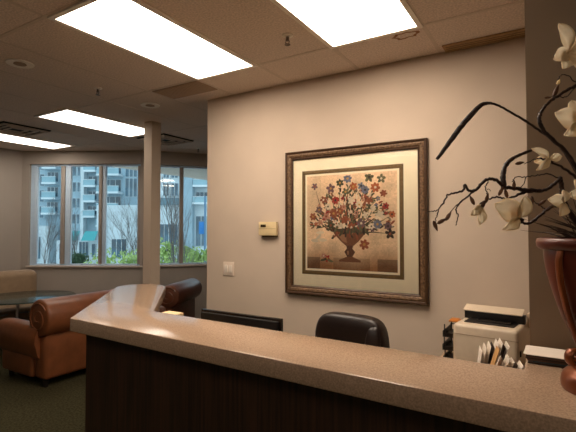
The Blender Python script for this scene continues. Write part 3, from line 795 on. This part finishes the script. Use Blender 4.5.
# ================================================================ LOUNGE
def club_chair(label, loc, rz, L, R, rcx, rcz):
    # local: faces -X, width along Y, origin at base centre
    r = thing('club_chair', label, 'armchair', loc, rz, 'rolled back club chairs')
    w = .43
    b = MB(); b.box(-.36, .198, -w + .03, w - .03, .075, .36, .03, 3); b.build('chair_base', L, r, True, smooth=60)
    b = MB(); soft(b, (-.10, 0, .40), (.32, .26, .09), .45); b.build('seat_cushion', L, r, True, smooth=80)
    # backrest, slightly raked
    b = MB(); b.box(.20, .385, -w + .025, w - .025, .076, .64, .04, 3); b.build('backrest', L, r, True, smooth=60)
    rc = (rcx, rcz)
    b = MB(); b.tube([(rc[0], -w - .0, rc[1]), (rc[0], -w + .012, rc[1]), (rc[0], -w + .03, rc[1]), (rc[0], w - .03, rc[1]), (rc[0], w - .012, rc[1]), (rc[0], w, rc[1])], [R * .86, R * .97, R, R, R * .97, R * .86], 36)
    roll = b.build('back_roll', L, r, True, smooth=50)
    for sy in (-1, 1):     # scroll piping on each end of the roll
        sp = []
        for k in range(40):
            t_ = k / 39; a = t_ * 3.4 * PI; q = R * (.86 - .70 * t_)
            sp.append(XF[r] @ Vector((rc[0] + q * math.cos(a + .6), sy * (w + .003), rc[1] + q * math.sin(a + .6))))
        b = MB(); b.tube(sp, .006, 6); b.build('scroll_piping', L, roll)
    for sy in (-1, 1):     # arms: tall padded rolls, rounded at the front
        b = MB(); bm = b.bm; rings = []
        n = 30
        for i, (x, kx) in enumerate([(.30, .9), (.26, 1), (-.30, 1), (-.37, .99), (-.42, .94), (-.455, .80), (-.475, .5), (-.48, .2)]):
            ring = []
            for k in range(n):
                a = 2 * PI * k / n
                yy = .115 * math.copysign(abs(math.cos(a)) ** .75, math.cos(a)); zz = .165 * math.copysign(abs(math.sin(a)) ** .75, math.sin(a))
                top = 1.0 if zz > 0 else .86
                ring.append(bm.verts.new((x, sy * (w - .075) + yy * kx * top, .415 + zz * (kx * .6 + .4 if kx > .3 else kx))))
            rings.append(ring)
        for a_, c_ in zip(rings, rings[1:]):
            for k in range(n): bm.faces.new((a_[k], a_[(k + 1) % n], c_[(k + 1) % n], c_[k]))
        bm.faces.new(rings[0]); bm.faces.new(rings[-1][::-1])
        b.build('arm_roll', L, r, True, smooth=60)
        b = MB(); b.box(-.37, .19, sy * (w - .06) - .055, sy * (w - .06) + .055, .078, .30, .03, 3); b.build('arm_panel', L, r, True, smooth=60)
        for x in (-.31, .31):
            b = MB(); b.lathe([(.022, 0), (.03, .07), (.03, .0745), (.0001, .0745)], (x, sy * (w - .08), 0), 16); b.build('foot', m_foot, r, True)
    return r
# tan chair: back toward the counter
club_chair('tan leather club chair with rolled back, left of the counter', (-4.47, 2.73, .0005), 0, m_tleather, .178, .30, .655)
# dark chair further back
near = P(167.5, 300, 5.35); ang = math.radians(23)
ax = Vector((-math.sin(ang), math.cos(ang), 0)); fx = Vector((-math.cos(ang), -math.sin(ang), 0))
ctr = Vector((near.x, near.y, 0)) + ax * .43 + fx * .335
club_chair('dark brown glossy leather club chair behind the counter end, beside the column', (ctr.x, ctr.y, .0005), ang, m_dleather, .14, .335, .67)

# beige sofa by the left wall
so = thing('sofa', 'beige armless upholstered sofa against the left wall under the window', 'sofa', (-6.45, 2.76, .0005), 0)
def sl(n, b, m=m_sofa, sm=60): return b.build(n, m, so, True, smooth=sm)
b = MB(); b.box(-.36, .40, -.95, .84, .07, .30, .03, 3); sl('sofa_base', b)
b = MB(); b.box(-.20, .43, -.95, .85, .302, .44, .05, 4); sl('seat_cushion', b)
b = MB(); b.box(-.41, -.10, -.96, .87, .30, .90, .10, 6); sl('backrest', b)
for x in (-.30, .34):
    for y in (-.88, .64):
        b = MB(); b.lathe([(.02, 0), (.028, .069), (.0001, .069)], (x, y, 0), 14); sl('foot', b, m_foot)

# glass table
tx, ty, tz = -5.70, 3.00, .65
tb = thing('glass_table', 'round glass table with steel legs in front of the beige sofa', 'table', (tx, ty, 0))
b = MB(); b.lathe([(.0001, tz - .012), (.548, tz - .012), (.548, tz), (.0001, tz)], (tx, ty, 0), 64); b.build('glass_top', m_tglass, tb)
b = MB(); b.lathe([(.5485, tz - .014), (.556, tz - .012), (.556, tz), (.5485, tz + .002)], (tx, ty, 0), 64); b.build('glass_rim', m_tedge, tb)
for k in range(4):
    a = PI / 4 + k * PI / 2; q = Vector((math.cos(a), math.sin(a), 0))
    b = MB(); b.tube([Vector((tx, ty, tz - .0135)) + q * .30, Vector((tx, ty, .001)) + q * .40], .016, 12); b.build('leg', m_steel, tb)
b = MB(); b.tube([Vector((tx + .335 * math.cos(t_), ty + .335 * math.sin(t_), .40)) for t_ in [2 * PI * k / 40 for k in range(41)]], .009, 8, cap=False); b.build('ring_brace', m_steel, tb)

# ================================================================ OUTSIDE
ZG = -4.6
def LB(D):                      # frame: x right, y away, z up, in metres, aligned with the far facades
    M = Matrix(((RV.x, FV.x, 0, 0), (RV.y, FV.y, 0, 0), (0, 0, 1, 0), (0, 0, 0, 1))); return M
MO = LB(0)
def U(u, D): return (u - 288) / F * D
def Zv(v, D): return EYE - (v - 229) / F * D
b = MB(); b.box(-140, 30, 9.2, 150, ZG - .3, ZG, M=MO); struct(b.build('ground', m_ground))
def bbox(b, u0, u1, v0, v1, D, d0, d1, bev=0): b.box(U(u0, D), U(u1, D), D + d0, D + d1, Zv(v1, D), Zv(v0, D), bev, M=MO)
def fwin(root, u0, u1, v0, v1, D, nx=2, off=0, ny=1):
    b = MB(); bbox(b, u0, u1, v0, v1, D, -.12 + off, -.002 + off); w = b.build('window', m_facw, root)
    b = MB(); g = .35
    for i in range(nx):
        for j in range(ny):
            a0 = u0 + (u1 - u0) * i / nx + g; a1 = u0 + (u1 - u0) * (i + 1) / nx - g
            c0 = v0 + (v1 - v0) * j / ny + g; c1 = v0 + (v1 - v0) * (j + 1) / ny - g
            bbox(b, a0, a1, c0, c1, D, -.16 + off, -.121 + off)
    b.build('pane', m_pane, w)
def balcony(root, u0, u1, v, D, dp=1.8, h=6.2):
    b = MB(); bbox(b, u0, u1, v - 1.0, v + .9, D, -dp, -.003); s_ = b.build('balcony_slab', m_facw, root)
    b = MB(); bbox(b, u0 + .3, u1 - .3, v - h, v - 1.05, D, -dp + .05, -dp + .12); b.build('railing', m_rail, s_)
    b = MB(); bbox(b, u0 + .2, u1 - .2, v - h - .6, v - h - .05, D, -dp + .02, -dp + .15)
    for k in range(5):
        x = u0 + .3 + (u1 - u0 - 1.0) * k / 4; bbox(b, x, x + .4, v - h, v - 1.05, D, -dp + .13, -dp + .17)
    b.build('hand_rail', m_facw, s_)
# centre tower
D = 75
bt = thing('apartment_tower', 'pale blue apartment tower with white balconies seen through the middle window panes', 'building', MO @ Vector((U(100, D), D, ZG)))
b = MB(); bbox(b, 66, 146, 40, 264, D, 0, 14); b.build('wall', m_facade, bt)
b = MB(); bbox(b, 83.5, 86.5, 60, 264, D, -1.2, -.002); b.build('fin_wall', m_facw, bt)
for v in (166, 182, 198, 214): fwin(bt, 69, 76, v, v + 10, D, 1); fwin(bt, 77, 83, v, v + 10, D, 2)
for v in (172, 187, 202, 217): fwin(bt, 88, 97, v - 11, v - 2, D, 2); balcony(bt, 87, 99, v, D)
for v in (176, 193.5, 210.5, 226): fwin(bt, 104, 121, v - 14, v - 2, D, 3); balcony(bt, 101, 123, v, D, 2.2)
for v in (158, 178): fwin(bt, 125, 137, v, v + 19, D, 3)
b = MB(); bbox(b, 112, 150, 207, 263.5, D, -6, -2.3); pod = b.build('podium', m_facw, bt)
fwin(bt, 116, 122, 213, 250, D, 1, -6, 3); fwin(bt, 126, 140, 238, 256, D, 3, -6)
b = MB(); bbox(b, 66, 111.5, 240, 263.5, D, -3, -1.3); b.build('shop_front', m_facw, bt)
fwin(bt, 88, 97, 241, 256, D, 3, -3); fwin(bt, 100, 111, 243, 256, D, 3, -3); fwin(bt, 69, 82, 243, 258, D, 3, -3)
for u0, u1 in ((86, 97.5), (102, 114)):
    b = MB(); x0, x1 = U(u0, D), U(u1, D)
    z1, z0 = Zv(231, D), Zv(239.5, D)
    for p in ([(x0, D - 6.2, z1), (x1, D - 6.2, z1), (x1, D - 7.6, z0), (x0, D - 7.6, z0)],): b.quad(*[MO @ Vector(q) for q in p])
    b.quad(*[MO @ Vector(q) for q in [(x0, D - 6.2, z1 + .1), (x1, D - 6.2, z1 + .1), (x1, D - 3.01, z1 + .1), (x0, D - 3.01, z1 + .1)]])
    b.build('awning', m_awn, bt)
# left tower
D = 80
bl = thing('apartment_tower', 'pale glass apartment tower with stacked balconies behind the leftmost window pane', 'building', MO @ Vector((U(45, D), D, ZG)))
b = MB(); bbox(b, 5, 64.5, 40, 262, D, 0, 12); b.build('wall', m_facade, bl)
for v in (169, 184, 199, 214): fwin(bl, 47, 58, v - 12, v - 2, D, 3); balcony(bl, 46, 60, v, D)
for v in (158, 174, 190, 206): fwin(bl, 34, 38, v, v + 12, D, 1); fwin(bl, 39.5, 44, v, v + 12, D, 1)
b = MB(); bbox(b, 20, 64, 226, 261.5, D, -5, -1.9); b.build('podium', m_facw, bl)
fwin(bl, 46, 57, 236, 257, D, 2, -5); fwin(bl, 36, 43, 240, 257, D, 2, -5)
# right building
D = 62
br = thing('apartment_block', 'white apartment block with a broad grey column seen through the right-hand window', 'building', MO @ Vector((U(185, D), D, ZG)))
b = MB(); bbox(b, 150, 330, 60, 271, D, 0, 12); b.build('wall', m_facw, br)
b = MB(); bbox(b, 182, 194.5, 60, 270, D, -1.5, -.002); b.build('broad_column', m_facade, br)
for v in (178, 196): fwin(br, 163, 169, v - 13, v, D, 2); fwin(br, 171, 178, v - 13, v, D, 2)
for v in (170, 187, 204):
    for q in (222, 250, 278): fwin(br, q, q + 16, v - 12, v - 2, D, 4)
for v in (170, 187, 204): fwin(br, 196, 212, v - 12, v - 2, D, 4); balcony(br, 195, 216, v, D)
b = MB(); bbox(b, 158, 181.5, 198, 205, D, -.6, -.003); b.build('grey_band', m_facd, br)
fwin(br, 160, 178, 224, 245, D, 4); fwin(br, 196, 212, 216, 246, D, 3)

# trees
def bare_tree(u, D, vt, label, seed, spread=.5):
    rn = random.Random(seed); base = MO @ Vector((U(u, D), D, ZG)); top_z = Zv(vt, D); Ht = top_z - ZG
    b = MB()
    def grow(p, d, l, rad, lev):
        n = 4; pts = [p]; q = p.copy(); dd = d.copy()
        for i in range(n):
            dd = (dd + Vector((rn.uniform(-.14, .14), rn.uniform(-.14, .14), rn.uniform(-.02, .12)))).normalized(); q = q + dd * l / n; pts.append(q.copy())
        b.tube(pts, [rad * (1 - .45 * i / n) for i in range(n + 1)], 5, cap=False)
        if lev == 0: return
        for k in range(3 if lev > 1 else 4):
            f = rn.uniform(.35, 1.0); i = min(n, int(f * n)); 
            nd = (dd + Vector((rn.uniform(-1, 1), rn.uniform(-1, 1), rn.uniform(-.1, .5))) * spread).normalized()
            grow(pts[i], nd, l * rn.uniform(.55, .75), rad * .5, lev - 1)
        grow(pts[-1], dd, l * .7, rad * .55, lev - 1)
    grow(base, Vector((0, 0, 1)), Ht * .40, Ht * .0095, 5)
    o = b.build('bare_tree', m_bark); tag(o, label, 'tree', 'bare trees outside')
bare_tree(44, 40, 203, 'leafless pale tree outside the leftmost window pane', 3)
bare_tree(79, 60, 200, 'leafless grey tree outside the second window pane', 4)
bare_tree(128, 30, 183, 'leafless tree in front of the white podium, left of the column', 5)
bare_tree(172, 18.5, 178, 'leafless many-branched tree just right of the slim column', 6, .38)
def leafy(u, D, vt, wid, label, seed, n=1000, m=m_leaf, ls=.09, name='leafy_tree', cat='tree', grp='green treetops outside the windows'):
    rn = random.Random(seed); zt_ = Zv(vt, D); x = U(u, D)
    hc = min(zt_ - ZG - .4, wid * 1.5)
    base = MO @ Vector((x, D, ZG)); r = thing(name, label, cat, base, 0, grp)
    b = MB()
    lob = [(rn.uniform(-.55, .55), rn.uniform(-.5, .5), rn.uniform(-.6, .6), rn.uniform(.35, .75)) for _ in range(9)]
    for _ in range(n):
        l = rn.choice(lob); v = Vector((rn.gauss(0, 1), rn.gauss(0, 1), rn.gauss(0, 1))).normalized() * rn.uniform(.3, 1.0) * l[3]
        p = MO @ Vector((x + (l[0] + v.x) * wid / 2, D + (l[1] + v.y) * wid / 2, zt_ - hc / 2 + (l[2] + v.z) * hc / 2 * .9))
        a = Vector((rn.uniform(-1, 1), rn.uniform(-1, 1), rn.uniform(-1, 1))).normalized(); c = a.orthogonal().normalized()
        s_ = ls * rn.uniform(.6, 1.3)
        b.quad(p - a * s_, p + c * s_ * .55, p + a * s_, p - c * s_ * .55)
    b.build('foliage', m, r, smooth=0)
    b = MB()
    for k in range(5):
        p1 = MO @ Vector((x + rn.uniform(-.3, .3) * wid, D + rn.uniform(-.2, .2) * wid, zt_ - hc * rn.uniform(.1, .4)))
        b.tube([base + Vector((rn.uniform(-.05, .05), rn.uniform(-.05, .05), 0)), base + Vector((0, 0, (zt_ - ZG) * .45)), p1], [.06, .045, .01], 6)
    b.build('trunk', m_bark, r)
leafy(112, 26, 247, 2.4, 'bright green treetop at the foot of the third window pane, left side', 21)
leafy(129, 24, 249, 1.8, 'bright green treetop at the foot of the third window pane, right side', 22)
leafy(97, 34, 254, 1.6, 'bright green treetop low in the second window pane by the mullion', 23)
leafy(168, 21, 238, 1.5, 'yellow green treetop right beside the slim column', 24)
leafy(188, 23, 240, 1.5, 'yellow green treetop under the broad grey column', 25)
leafy(202, 25, 246, 1.3, 'yellow green treetop at the picture wall corner', 26)
leafy(76, 55, 252, 3.2, 'dark clipped hedge low in the second window pane', 27, 1500, m_leafd, .16, 'hedge', 'hedge', 'clipped hedges outside')
# blue sign on a pole
D = 30
r = thing('street_sign', 'blue hanging street sign on a pole outside the right-hand window', 'sign', MO @ Vector((U(205, D), D, ZG)))
b = MB(); b.tube([MO @ Vector((U(205, D), D, ZG)), MO @ Vector((U(205, D), D, Zv(196, D)))], .07, 10); b.build('pole', m_pole, r)
b = MB(); bbox(b, 199, 204, 222, 234, D, -.05, .05, .01); b.build('sign_panel', m_signb, r)
b = MB(); b.tube([MO @ Vector((U(199, D), D, Zv(221.3, D))), MO @ Vector((U(205, D), D, Zv(221.3, D)))], .03, 8); b.build('bracket', m_pole, r)

# ================================================================ WORLD, CAMERA, LOOK
w = bpy.data.worlds.new('overcast_sky'); scn.world = w; w.use_nodes = True
nt = w.node_tree; bg = nt.nodes['Background']
tc = nt.nodes.new('ShaderNodeTexCoord'); sp = nt.nodes.new('ShaderNodeSeparateXYZ'); rp = nt.nodes.new('ShaderNodeValToRGB')
nt.links.new(tc.outputs['Generated'], sp.inputs[0]); nt.links.new(sp.outputs['Z'], rp.inputs['Fac'])
rp.color_ramp.elements[0].color = (.82, .95, 1.0, 1); rp.color_ramp.elements[1].color = (.62, .84, 1.0, 1)
nt.links.new(rp.outputs['Color'], bg.inputs['Color']); bg.inputs['Strength'].default_value = 1.4

cam = bpy.data.cameras.new('camera'); co = bpy.data.objects.new('camera', cam); C.objects.link(co)
cam.sensor_width = 36; cam.lens = F / 576 * 36; cam.clip_start = .05; cam.clip_end = 500
co.location = (0, 0, EYE); co.rotation_euler = Euler((PI / 2 + PITCH, 0, PSI), 'XYZ')
scn.camera = co
scn.view_settings.view_transform = 'Standard'; scn.view_settings.look = 'None'
scn.view_settings.exposure = 0.32; scn.view_settings.gamma = 1.0
scn.cycles.max_bounces = 8; scn.cycles.diffuse_bounces = 5; scn.cycles.transparent_max_bounces = 12
scn.cycles.sample_clamp_indirect = 6
